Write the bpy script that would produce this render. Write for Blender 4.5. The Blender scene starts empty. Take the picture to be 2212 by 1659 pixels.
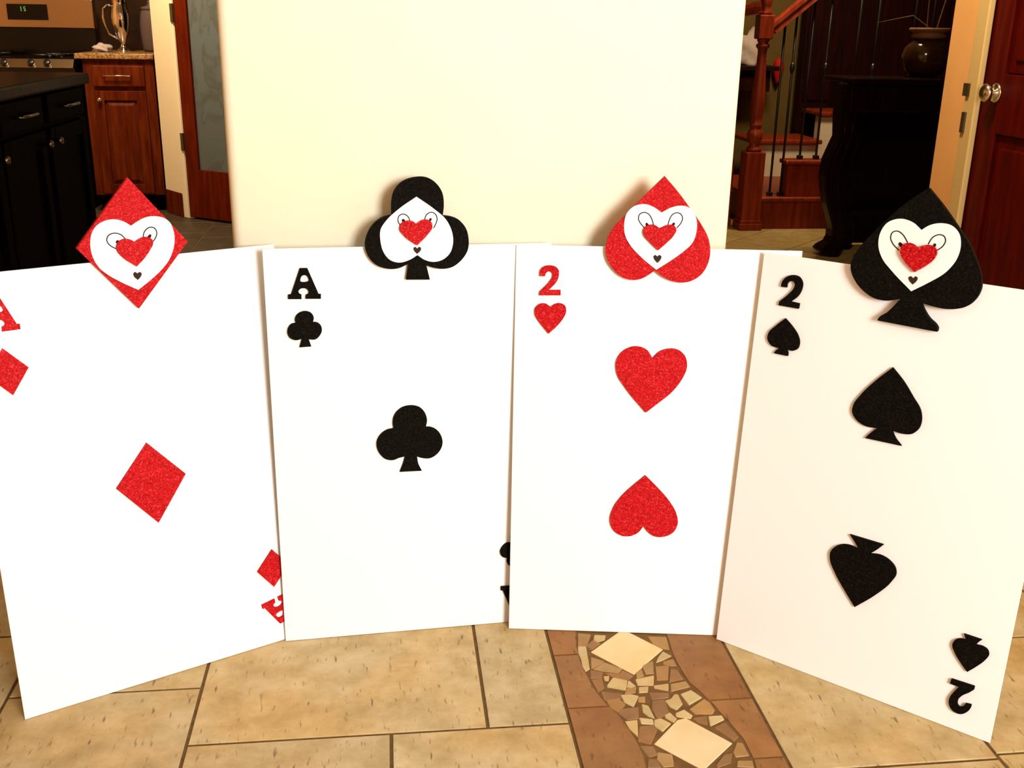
import bpy, bmesh, math, random
from mathutils import Vector, Matrix
from mathutils.geometry import tessellate_polygon

random.seed(7)
C = bpy.context.scene.collection
SC = bpy.context.scene

# ------------------------------------------------------------------ camera
cam_d = bpy.data.cameras.new('camera')
cam_d.sensor_fit = 'HORIZONTAL'
cam_d.sensor_width = 36.0
cam_d.lens = 36.0 * 2276.65 / 2212.0
cam_d.clip_start = 0.05
cam = bpy.data.objects.new('camera', cam_d)
C.objects.link(cam)
r_ = Vector((0.9933, -0.1141, 0.0161)).normalized()
w_ = Vector((0.1132, 0.9394, -0.3237)).normalized()
u_ = r_.cross(w_).normalized()
r_ = w_.cross(u_).normalized()
m = Matrix((r_, u_, -w_)).transposed().to_4x4()
m.translation = Vector((0, 0, 1.1348))
cam.matrix_world = m
SC.camera = cam

# ------------------------------------------------------------------ light
SC.view_settings.view_transform = 'Standard'
SC.view_settings.look = 'None'
SC.view_settings.exposure = 0.0
SC.view_settings.gamma = 1.0
SC.view_settings.use_curve_mapping = False
wd = bpy.data.worlds.new('world')
SC.world = wd
wd.use_nodes = True
wd.node_tree.nodes['Background'].inputs[0].default_value = (1.0, 0.85, 0.65, 1)
wd.node_tree.nodes['Background'].inputs[1].default_value = 0.02

def area(name, loc, target, sx, sy, power, col):
    d = bpy.data.lights.new(name, 'AREA')
    d.shape = 'RECTANGLE'
    d.size = sx
    d.size_y = sy
    d.energy = power
    d.color = col
    o = bpy.data.objects.new(name, d)
    C.objects.link(o)
    o.location = loc
    o.rotation_euler = (Vector(target) - Vector(loc)).to_track_quat('-Z', 'Y').to_euler()
    return o

KEY = area('window_daylight', (1.95, -2.4, 1.75), (0.25, 2.0, 0.55), 1.3, 1.5, 268, (1.0, 0.98, 0.93))
area('ceiling_fill_light', (-0.2, 0.6, 2.5), (-0.2, 0.6, 0.0), 1.6, 1.6, 10, (1.0, 0.84, 0.60))  # unseen soft fill added overhead to brighten the floor
area('kitchen_lamp_light', (-1.5, 5.6, 2.5), (-1.4, 6.6, 0.0), 0.5, 0.5, 75, (1.0, 0.80, 0.52))
area('passage_fill_light', (1.35, 2.95, 2.1), (1.6, 3.3, 0.0), 0.2, 0.2, 26, (1.0, 0.80, 0.48))  # added unseen light that brightens the right-hand wall strip
area('hall_fill_light', (2.45, 5.75, 2.4), (2.6, 6.8, 0.3), 0.4, 0.4, 50, (1.0, 0.78, 0.47))  # unseen fill added to lift the stair risers and hall

# ------------------------------------------------------------------ materials
def mat(name, col, rough=0.6, spec=0.3, metal=0.0):
    mt = bpy.data.materials.new(name)
    mt.use_nodes = True
    b = mt.node_tree.nodes['Principled BSDF']
    b.inputs['Base Color'].default_value = (*col, 1)
    b.inputs['Roughness'].default_value = rough
    b.inputs['Specular IOR Level'].default_value = spec
    b.inputs['Metallic'].default_value = metal
    return mt

def nd(mt, t, **kw):
    n = mt.node_tree.nodes.new(t)
    for k, v in kw.items():
        setattr(n, k, v)
    return n

def lk(mt, a, b):
    mt.node_tree.links.new(a, b)

def ramp(mt, stops):
    r = nd(mt, 'ShaderNodeValToRGB')
    e = r.color_ramp.elements
    while len(e) < len(stops):
        e.new(0.5)
    for i, (p, c) in enumerate(stops):
        e[i].position = p
        e[i].color = (*c, 1)
    return r

def coords(mt, scale=(1, 1, 1), src='Object'):
    t = nd(mt, 'ShaderNodeTexCoord')
    mp = nd(mt, 'ShaderNodeMapping')
    mp.inputs['Scale'].default_value = scale
    lk(mt, t.outputs[src], mp.inputs['Vector'])
    return mp.outputs['Vector']

def bsdf(mt):
    return mt.node_tree.nodes['Principled BSDF']

def noise_col(name, stops, scale, rough=0.6, spec=0.3, stretch=(1, 1, 1), detail=4, bump=0.0):
    mt = mat(name, stops[0][1], rough, spec)
    v = coords(mt, stretch)
    n = nd(mt, 'ShaderNodeTexNoise')
    n.inputs['Scale'].default_value = scale
    n.inputs['Detail'].default_value = detail
    lk(mt, v, n.inputs['Vector'])
    r = ramp(mt, stops)
    lk(mt, n.outputs['Fac'], r.inputs['Fac'])
    lk(mt, r.outputs['Color'], bsdf(mt).inputs['Base Color'])
    if bump:
        b = nd(mt, 'ShaderNodeBump')
        b.inputs['Strength'].default_value = bump
        b.inputs['Distance'].default_value = 0.002
        lk(mt, n.outputs['Fac'], b.inputs['Height'])
        lk(mt, b.outputs['Normal'], bsdf(mt).inputs['Normal'])
    return mt

def glitter(name, stops, scale, rough, spec, bump):
    mt = mat(name, stops[0][1], rough, spec)
    v = coords(mt)
    n = nd(mt, 'ShaderNodeTexNoise')
    n.inputs['Scale'].default_value = scale
    n.inputs['Detail'].default_value = 3
    n.inputs['Roughness'].default_value = 0.65
    lk(mt, v, n.inputs['Vector'])
    vo = nd(mt, 'ShaderNodeTexVoronoi')
    vo.inputs['Scale'].default_value = scale * 1.3
    lk(mt, v, vo.inputs['Vector'])
    sp = nd(mt, 'ShaderNodeSeparateColor')
    lk(mt, vo.outputs['Color'], sp.inputs['Color'])
    mx = nd(mt, 'ShaderNodeMix')
    mx.inputs[0].default_value = 0.45
    lk(mt, n.outputs['Fac'], mx.inputs[2])
    lk(mt, sp.outputs[0], mx.inputs[3])
    r = ramp(mt, stops)
    lk(mt, mx.outputs[0], r.inputs['Fac'])
    lk(mt, r.outputs['Color'], bsdf(mt).inputs['Base Color'])
    b = nd(mt, 'ShaderNodeBump')
    b.inputs['Strength'].default_value = bump
    b.inputs['Distance'].default_value = 0.001
    lk(mt, sp.outputs[1], b.inputs['Height'])
    lk(mt, b.outputs['Normal'], bsdf(mt).inputs['Normal'])
    return mt

def wood(name, dark, mid, light, rough=0.32, spec=0.45, axis='z', scale=9):
    st = {'z': (5, 5, 0.5), 'x': (0.5, 5, 5), 'y': (5, 0.5, 5)}[axis]
    return noise_col(name, [(0.3, dark), (0.5, mid), (0.72, light)], scale, rough, spec, st, 5)

M = {}
M['red'] = glitter('red_glitter_foam', [(0.25, (0.24, 0.001, 0.002)), (0.46, (0.42, 0.003, 0.006)), (0.64, (0.50, 0.006, 0.010)), (0.82, (0.66, 0.075, 0.085))], 420, 0.6, 0.10, 0.2)  # lightest stop paints the glitter's pink glints into the colour
M['black'] = glitter('black_glitter_foam', [(0.3, (0.0010, 0.0008, 0.0006)), (0.6, (0.0038, 0.0029, 0.0019)), (0.85, (0.014, 0.010, 0.006))], 420, 0.75, 0.06, 0.15)
M['board'] = mat('white_foam_board', (0.84, 0.845, 0.86), 0.55, 0.2)
M['paper'] = mat('white_foam_sheet', (0.86, 0.86, 0.87), 0.6, 0.2)
M['ink'] = mat('black_marker_ink', (0.012, 0.010, 0.009), 0.7, 0.1)
M['mouth'] = mat('dark_brown_marker', (0.035, 0.016, 0.012), 0.7, 0.1)
M['wall'] = noise_col('cream_wall_paint', [(0.35, (0.85, 0.82, 0.64)), (0.65, (0.87, 0.84, 0.67))], 6, 0.8, 0.15, bump=0.0)
M['tanwall'] = noise_col('tan_wall_paint', [(0.35, (0.80, 0.42, 0.16)), (0.65, (0.86, 0.46, 0.18))], 5, 0.8, 0.1)
M['casing'] = mat('cream_door_casing', (0.62, 0.44, 0.19), 0.6, 0.2)
M['jamb'] = mat('cream_pantry_wall', (0.86, 0.74, 0.50), 0.8, 0.15)
M['ceiling'] = mat('ceiling_paint', (0.45, 0.38, 0.27), 0.9, 0.1)
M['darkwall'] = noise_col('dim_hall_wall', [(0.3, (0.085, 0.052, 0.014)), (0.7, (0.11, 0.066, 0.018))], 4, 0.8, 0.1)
M['cherry'] = wood('cherry_cabinet_wood', (0.06, 0.006, 0.0009), (0.10, 0.013, 0.0018), (0.145, 0.026, 0.004), 0.4, 0.1)
M['door'] = wood('red_brown_door_wood', (0.045, 0.0015, 0.0004), (0.07, 0.002, 0.0005), (0.10, 0.004, 0.0008), 0.45, 0.08)
M['pantry'] = wood('pantry_door_wood', (0.065, 0.005, 0.0007), (0.10, 0.009, 0.001), (0.135, 0.015, 0.0015), 0.5, 0.06)
M['stair'] = wood('stair_wood', (0.12, 0.010, 0.0015), (0.19, 0.019, 0.003), (0.25, 0.032, 0.005), 0.38, 0.28)
M['darkwood'] = wood('dark_stair_wood', (0.006, 0.0006, 0.0003), (0.011, 0.0008, 0.0004), (0.018, 0.0012, 0.0005), 0.5, 0.1)
M['espresso'] = wood('espresso_wood', (0.0008, 0.0003, 0.00015), (0.0018, 0.0006, 0.0003), (0.0035, 0.0012, 0.0006), 0.4, 0.03)
M['carved'] = wood('carved_table_wood', (0.003, 0.0006, 0.0003), (0.006, 0.001, 0.0005), (0.010, 0.0018, 0.0008), 0.25, 0.3)
M['granite'] = noise_col('brown_granite', [(0.3, (0.06, 0.025, 0.008)), (0.5, (0.28, 0.14, 0.045)), (0.7, (0.45, 0.26, 0.10))], 90, 0.25, 0.5)
M['darkgranite'] = noise_col('dark_granite', [(0.3, (0.002, 0.001, 0.0004)), (0.5, (0.010, 0.0042, 0.0012)), (0.75, (0.035, 0.013, 0.0035))], 80, 0.22, 0.15)
M['backsplash'] = noise_col('dark_backsplash', [(0.3, (0.012, 0.0045, 0.0015)), (0.7, (0.04, 0.014, 0.004))], 7, 0.6, 0.1)
M['steel'] = mat('brushed_stainless_steel', (0.50, 0.36, 0.22), 0.25, 0.5, 1.0)
M['chrome'] = mat('polished_chrome', (0.8, 0.75, 0.68), 0.08, 0.5, 1.0)
M['aged'] = mat('aged_metal', (0.16, 0.11, 0.07), 0.3, 0.5, 1.0)
M['brushed'] = mat('satin_nickel', (0.7, 0.62, 0.5), 0.2, 0.5, 1.0)
M['blackglass'] = mat('black_glass', (0.002, 0.0015, 0.0012), 0.12, 0.3)
M['blackmetal'] = mat('black_iron', (0.006, 0.005, 0.004), 0.35, 0.5)
M['hinge'] = mat('dark_hinge', (0.05, 0.035, 0.015), 0.4, 0.5)
M['cloth'] = mat('white_cloth', (0.42, 0.33, 0.30), 0.9, 0.1)
M['canister'] = mat('grey_canister', (0.09, 0.058, 0.05), 0.6, 0.15)
M['riser'] = noise_col('pale_riser_paint', [(0.3, (0.52, 0.42, 0.30)), (0.7, (0.60, 0.49, 0.35))], 5, 0.7, 0.2)
M['redfabric'] = mat('red_fabric', (0.35, 0.006, 0.004), 0.7, 0.2)
M['glaze'] = noise_col('brown_glaze', [(0.3, (0.018, 0.006, 0.002)), (0.7, (0.04, 0.013, 0.004))], 12, 0.12, 0.6)
M['rim'] = mat('tan_unglazed_clay', (0.17, 0.07, 0.022), 0.6, 0.3)
M['twig'] = mat('dry_twig', (0.16, 0.11, 0.05), 0.8, 0.2)
dg = mat('green_clock_digits', (0.1, 0.3, 0.05), 0.5)
bsdf(dg).inputs['Emission Color'].default_value = (0.35, 0.9, 0.2, 1)
bsdf(dg).inputs['Emission Strength'].default_value = 0.25
M['digits'] = dg
# frosted pane of the pantry door: rough transmitting glass with a faint etched vine
fg = mat('frosted_glass', (0.16, 0.15, 0.11), 0.55, 0.3)
bsdf(fg).inputs['Transmission Weight'].default_value = 0.35
v = coords(fg, (1, 1, 0.6))
n = nd(fg, 'ShaderNodeTexNoise'); n.inputs['Scale'].default_value = 5; n.inputs['Detail'].default_value = 6
n.inputs['Distortion'].default_value = 1.5
lk(fg, v, n.inputs['Vector'])
r = ramp(fg, [(0.44, (0.145, 0.175, 0.165)), (0.49, (0.115, 0.13, 0.115)), (0.54, (0.15, 0.185, 0.185))])
lk(fg, n.outputs['Fac'], r.inputs['Fac']); lk(fg, r.outputs['Color'], bsdf(fg).inputs['Base Color'])
M['frosted'] = fg

bsdf(M['espresso']).inputs['IOR'].default_value = 1.12
bsdf(M['darkgranite']).inputs['IOR'].default_value = 1.12
bsdf(M['carved']).inputs['IOR'].default_value = 1.3

def stone(name, a, b, c, pit=True, hue=0.12):
    """travertine-like tile: cloudy mottling, small elongated pits, slight tone change per tile"""
    mt = mat(name, a, 0.5, 0.3)
    g = nd(mt, 'ShaderNodeNewGeometry')
    oi = nd(mt, 'ShaderNodeObjectInfo')
    add = nd(mt, 'ShaderNodeVectorMath', operation='MULTIPLY_ADD')
    lk(mt, oi.outputs['Random'], add.inputs[0])
    add.inputs[1].default_value = (7.3, 3.1, 0)
    lk(mt, g.outputs['Position'], add.inputs[2])
    n1 = nd(mt, 'ShaderNodeTexNoise'); n1.inputs['Scale'].default_value = 14; n1.inputs['Detail'].default_value = 6
    n1.inputs['Roughness'].default_value = 0.65
    lk(mt, add.outputs[0], n1.inputs['Vector'])
    r1 = ramp(mt, [(0.30, a), (0.5, b), (0.70, c)])
    lk(mt, n1.outputs['Fac'], r1.inputs['Fac'])
    hsv = nd(mt, 'ShaderNodeHueSaturation')
    mr = nd(mt, 'ShaderNodeMapRange')
    mr.inputs['To Min'].default_value = 1 - hue; mr.inputs['To Max'].default_value = 1 + hue
    lk(mt, oi.outputs['Random'], mr.inputs['Value'])
    lk(mt, mr.outputs[0], hsv.inputs['Value'])
    lk(mt, r1.outputs['Color'], hsv.inputs['Color'])
    n3 = nd(mt, 'ShaderNodeTexNoise'); n3.inputs['Scale'].default_value = 4.5; n3.inputs['Detail'].default_value = 3
    lk(mt, add.outputs[0], n3.inputs['Vector'])
    r3 = ramp(mt, [(0.40, (1.0, 1.0, 1.0)), (0.62, (1.02, 0.90, 0.70))])
    lk(mt, n3.outputs['Fac'], r3.inputs['Fac'])
    mw = nd(mt, 'ShaderNodeMix', data_type='RGBA', blend_type='MULTIPLY')
    mw.inputs[0].default_value = 1.0
    lk(mt, hsv.outputs['Color'], mw.inputs[6]); lk(mt, r3.outputs['Color'], mw.inputs[7])
    out = mw.outputs[2]
    if pit:
        mp = nd(mt, 'ShaderNodeMapping'); mp.inputs['Scale'].default_value = (1.0, 0.22, 1)
        lk(mt, add.outputs[0], mp.inputs['Vector'])
        n2 = nd(mt, 'ShaderNodeTexNoise'); n2.inputs['Scale'].default_value = 120; n2.inputs['Detail'].default_value = 2
        lk(mt, mp.outputs['Vector'], n2.inputs['Vector'])
        r2 = ramp(mt, [(0.63, (0, 0, 0)), (0.76, (1, 1, 1))])
        lk(mt, n2.outputs['Fac'], r2.inputs['Fac'])
        mx = nd(mt, 'ShaderNodeMix', data_type='RGBA')
        lk(mt, r2.outputs['Color'], mx.inputs[0])
        lk(mt, out, mx.inputs[6])
        mx.inputs[7].default_value = (a[0] * .42, a[1] * .34, a[2] * .3, 1)
        out = mx.outputs[2]
        bp = nd(mt, 'ShaderNodeBump'); bp.inputs['Strength'].default_value = 0.3; bp.inputs['Distance'].default_value = 0.001
        bp.invert = True
        lk(mt, r2.outputs['Color'], bp.inputs['Height'])
        lk(mt, bp.outputs['Normal'], bsdf(mt).inputs['Normal'])
    lk(mt, out, bsdf(mt).inputs['Base Color'])
    return mt

M['tile'] = stone('travertine_tile', (0.35, 0.26, 0.115), (0.455, 0.355, 0.18), (0.55, 0.45, 0.275), True, 0.05)
M['brown_tile'] = stone('brown_border_tile', (0.20, 0.088, 0.022), (0.25, 0.116, 0.031), (0.30, 0.15, 0.046), True, 0.06)
M['shaded_hall_tile'] = stone('shaded_floor_tile', (0.24, 0.165, 0.06), (0.30, 0.21, 0.085), (0.36, 0.27, 0.13), False, 0.06)  # same floor tile, with the hall's shade put into a darker colour
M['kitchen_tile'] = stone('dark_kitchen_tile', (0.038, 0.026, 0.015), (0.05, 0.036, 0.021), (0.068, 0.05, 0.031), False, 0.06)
M['grout'] = noise_col('brown_grout', [(0.3, (0.10, 0.058, 0.02)), (0.7, (0.15, 0.092, 0.035))], 60, 0.9, 0.1)
M['mgrout'] = noise_col('mosaic_grout', [(0.3, (0.13, 0.068, 0.024)), (0.7, (0.18, 0.095, 0.034))], 60, 0.9, 0.1)
M['st_d'] = stone('pale_diamond_stone', (0.64, 0.50, 0.27), (0.68, 0.55, 0.32), (0.72, 0.59, 0.36), False, 0.03)
M['st_l'] = stone('light_mosaic_stone', (0.42, 0.31, 0.13), (0.48, 0.38, 0.18), (0.53, 0.44, 0.24), False, 0.08)
M['st_m'] = stone('mid_mosaic_stone', (0.28, 0.165, 0.055), (0.335, 0.205, 0.072), (0.39, 0.255, 0.10), False, 0.08)
M['st_o'] = stone('orange_mosaic_stone', (0.25, 0.14, 0.04), (0.31, 0.175, 0.055), (0.35, 0.21, 0.075), False, 0.05)
M['st_b'] = stone('brown_mosaic_stone', (0.19, 0.095, 0.032), (0.235, 0.123, 0.043), (0.28, 0.155, 0.06), False, 0.10)

# ------------------------------------------------------------------ geometry helpers
class MB:
    """collects simple solids, then links them as ONE mesh object"""
    def __init__(s):
        s.v = []; s.f = []; s.sm = []
    def add(s, vs, fs, smooth=False):
        o = len(s.v)
        s.v += [tuple(q) for q in vs]
        s.f += [tuple(i + o for i in f) for f in fs]
        s.sm += [smooth] * len(fs)
        return s
    def box(s, a, b):
        (x0, y0, z0), (x1, y1, z1) = a, b
        return s.add([(x0, y0, z0), (x1, y0, z0), (x1, y1, z0), (x0, y1, z0), (x0, y0, z1), (x1, y0, z1), (x1, y1, z1), (x0, y1, z1)],
                     [(0, 3, 2, 1), (4, 5, 6, 7), (0, 1, 5, 4), (1, 2, 6, 5), (2, 3, 7, 6), (3, 0, 4, 7)])
    def prism(s, pts, z0, z1):
        n = len(pts)
        vs = [(x, y, z0) for x, y in pts] + [(x, y, z1) for x, y in pts]
        t = tessellate_polygon([[Vector((x, y, 0)) for x, y in pts]])
        fs = [(i, (i + 1) % n, n + (i + 1) % n, n + i) for i in range(n)]
        for a, b, c in t:
            fs.append((a + n, b + n, c + n)); fs.append((c, b, a))
        return s.add(vs, fs)
    def lathe(s, prof, cx=0, cy=0, seg=20, smooth=True):
        vs = []; fs = []
        for r, z in prof:
            for k in range(seg):
                a = 2 * math.pi * k / seg
                vs.append((cx + r * math.cos(a), cy + r * math.sin(a), z))
        for i in range(len(prof) - 1):
            for k in range(seg):
                k2 = (k + 1) % seg
                fs.append((i * seg + k, i * seg + k2, (i + 1) * seg + k2, (i + 1) * seg + k))
        fs.append(tuple(reversed(range(seg))))
        fs.append(tuple((len(prof) - 1) * seg + k for k in range(seg)))
        return s.add(vs, fs, smooth)
    def tube(s, path, rad, seg=8, smooth=True):
        path = [Vector(q) for q in path]
        rad = rad if isinstance(rad, (list, tuple)) else [rad] * len(path)
        vs = []; fs = []
        up = None
        for i, q in enumerate(path):
            d = (path[min(i + 1, len(path) - 1)] - path[max(i - 1, 0)]).normalized()
            ref = Vector((0, 0, 1)) if abs(d.z) < 0.9 else Vector((0, 1, 0))
            a = d.cross(ref).normalized()
            if up is not None and a.dot(up) < 0: a = -a
            up = a
            b = d.cross(a).normalized()
            for k in range(seg):
                t = 2 * math.pi * k / seg
                vs.append(q + (a * math.cos(t) + b * math.sin(t)) * rad[i])
        for i in range(len(path) - 1):
            for k in range(seg):
                k2 = (k + 1) % seg
                fs.append((i * seg + k, i * seg + k2, (i + 1) * seg + k2, (i + 1) * seg + k))
        fs.append(tuple(range(seg))); fs.append(tuple((len(path) - 1) * seg + k for k in reversed(range(seg))))
        return s.add(vs, fs, smooth)
    def ribbonbar(s, path, w, d):
        """rectangular section swept along a path in the XZ plane; w = width across the path, d = depth in Y"""
        path = [Vector((q[0], 0, q[1])) for q in path]
        w = w if isinstance(w, (list, tuple)) else [w] * len(path)
        vs = []; fs = []
        for i, q in enumerate(path):
            t = (path[min(i + 1, len(path) - 1)] - path[max(i - 1, 0)]).normalized()
            n = Vector((t.z, 0, -t.x)) * w[i] * 0.5
            dd = d[i] if isinstance(d, (list, tuple)) else d
            vs += [q - n + Vector((0, -dd / 2, 0)), q + n + Vector((0, -dd / 2, 0)), q + n + Vector((0, dd / 2, 0)), q - n + Vector((0, dd / 2, 0))]
        for i in range(len(path) - 1):
            for k in range(4):
                k2 = (k + 1) % 4
                fs.append((i * 4 + k, i * 4 + k2, i * 4 + 4 + k2, i * 4 + 4 + k))
        e = (len(path) - 1) * 4
        fs += [(3, 2, 1, 0), (e, e + 1, e + 2, e + 3)]
        return s.add(vs, fs)
    def mesh(s, name, m):
        me = bpy.data.meshes.new(name)
        me.from_pydata(s.v, [], s.f)
        bm = bmesh.new(); bm.from_mesh(me)
        bmesh.ops.recalc_face_normals(bm, faces=bm.faces[:])
        bm.to_mesh(me); bm.free()
        me.materials.append(m)
        for p, q in zip(me.polygons, s.sm):
            p.use_smooth = q
        return me
    def obj(s, name, m, parent=None, loc=None, bevel=0.0, seg=2):
        o = bpy.data.objects.new(name, s.mesh(name, m))
        C.objects.link(o)
        if parent: o.parent = parent
        if loc: o.location = loc
        if bevel:
            md = o.modifiers.new('edge', 'BEVEL'); md.width = bevel; md.segments = seg; md.limit_method = 'ANGLE'
            md.angle_limit = math.radians(50)
        return o

def B(a, b): return MB().box(a, b)

def thing(name, label, cat, loc=(0, 0, 0), rot=(0, 0, 0), group=None):
    o = bpy.data.objects.new(name, None); C.objects.link(o)
    o.location = loc; o.rotation_euler = rot
    o.empty_display_size = 0.05
    if label: o['label'] = label
    if cat: o['category'] = cat
    if group: o['group'] = group
    return o

def tag(o, label, cat, group=None):
    o['label'] = label; o['category'] = cat
    if group: o['group'] = group
    return o

def struct(o):
    o['kind'] = 'structure'
    return o

def smooth_outline(pts, closed=True, step=5):
    """Catmull-Rom through the points; a point with a third entry is a sharp corner. mm in, metres out."""
    n = len(pts); out = []
    rng = range(n) if closed else range(n - 1)
    for i in rng:
        p1, p2 = pts[i], pts[(i + 1) % n]
        p0 = pts[(i - 1) % n] if closed or i > 0 else p1
        p3 = pts[(i + 2) % n] if closed or i < n - 2 else p2
        c1, c2 = len(p1) > 2, len(p2) > 2
        out.append((p1[0], p1[1]))
        if c1 and c2: continue
        a = Vector(p0[:2]) if not c1 else Vector(p1[:2]) * 2 - Vector(p2[:2])
        d = Vector(p3[:2]) if not c2 else Vector(p2[:2]) * 2 - Vector(p1[:2])
        b, c = Vector(p1[:2]), Vector(p2[:2])
        # scale tangents by the chord so that uneven spacing does not overshoot
        l0, l1, l2 = (b - a).length + 1e-6, (c - b).length + 1e-6, (d - c).length + 1e-6
        t1 = ((b - a) / l0 * l1 + (c - b) / l1 * l0) / (l0 + l1) * l1
        t2 = ((c - b) / l1 * l2 + (d - c) / l2 * l1) / (l1 + l2) * l1
        for k in range(1, step):
            t = k / step
            q = b * (2*t**3 - 3*t**2 + 1) + t1 * (t**3 - 2*t**2 + t) + c * (-2*t**3 + 3*t**2) + t2 * (t**3 - t**2)
            out.append((q.x, q.y))
    if not closed: out.append((pts[-1][0], pts[-1][1]))
    return [(x / 1000.0, y / 1000.0) for x, y in out]

def cutout(outline, d0, d1, hole=None):
    """solid cut from sheet: outline in the card's plane (X right, Z up), from depth d0 (back) to d1 (front, towards -Y)"""
    mb = MB()
    loops = [outline] + ([hole] if hole else [])
    flat = [q for l in loops for q in l]
    n = len(flat)
    t = tessellate_polygon([[Vector((x, z, 0)) for x, z in l] for l in loops])
    vs = [(x, -d1, z) for x, z in flat] + [(x, -d0, z) for x, z in flat]
    fs = []
    for a, b, c in t:
        fs.append((a, b, c)); fs.append((c + n, b + n, a + n))
    o = 0
    for l in loops:
        k = len(l)
        for i in range(k):
            j = (i + 1) % k
            fs.append((o + i, o + i + n, o + j + n, o + j))
        o += k
    return mb.add(vs, fs)

def stroke(path, width, d0, d1, closed=False):
    """a marker line: flat ribbon of the given width along the path"""
    n = len(path); L = []; R = []
    for i in range(n):
        a = Vector(path[max(i - 1, 0)]); b = Vector(path[min(i + 1, n - 1)])
        t = (b - a).normalized(); nn = Vector((-t.y, t.x)) * width / 2
        q = Vector(path[i]); L.append(q + nn); R.append(q - nn)
    mb = MB(); vs = []
    for a, b in zip(L, R):
        vs += [(a.x, -d0, a.y), (b.x, -d0, b.y), (b.x, -d1, b.y), (a.x, -d1, a.y)]
    fs = []
    for i in range(n - 1):
        for k in range(4):
            k2 = (k + 1) % 4
            fs.append((i*4 + k, i*4 + k2, i*4 + 4 + k2, i*4 + 4 + k))
    e = (n - 1) * 4
    fs += [(3, 2, 1, 0), (e, e+1, e+2, e+3)]
    return mb.add(vs, fs)

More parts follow.
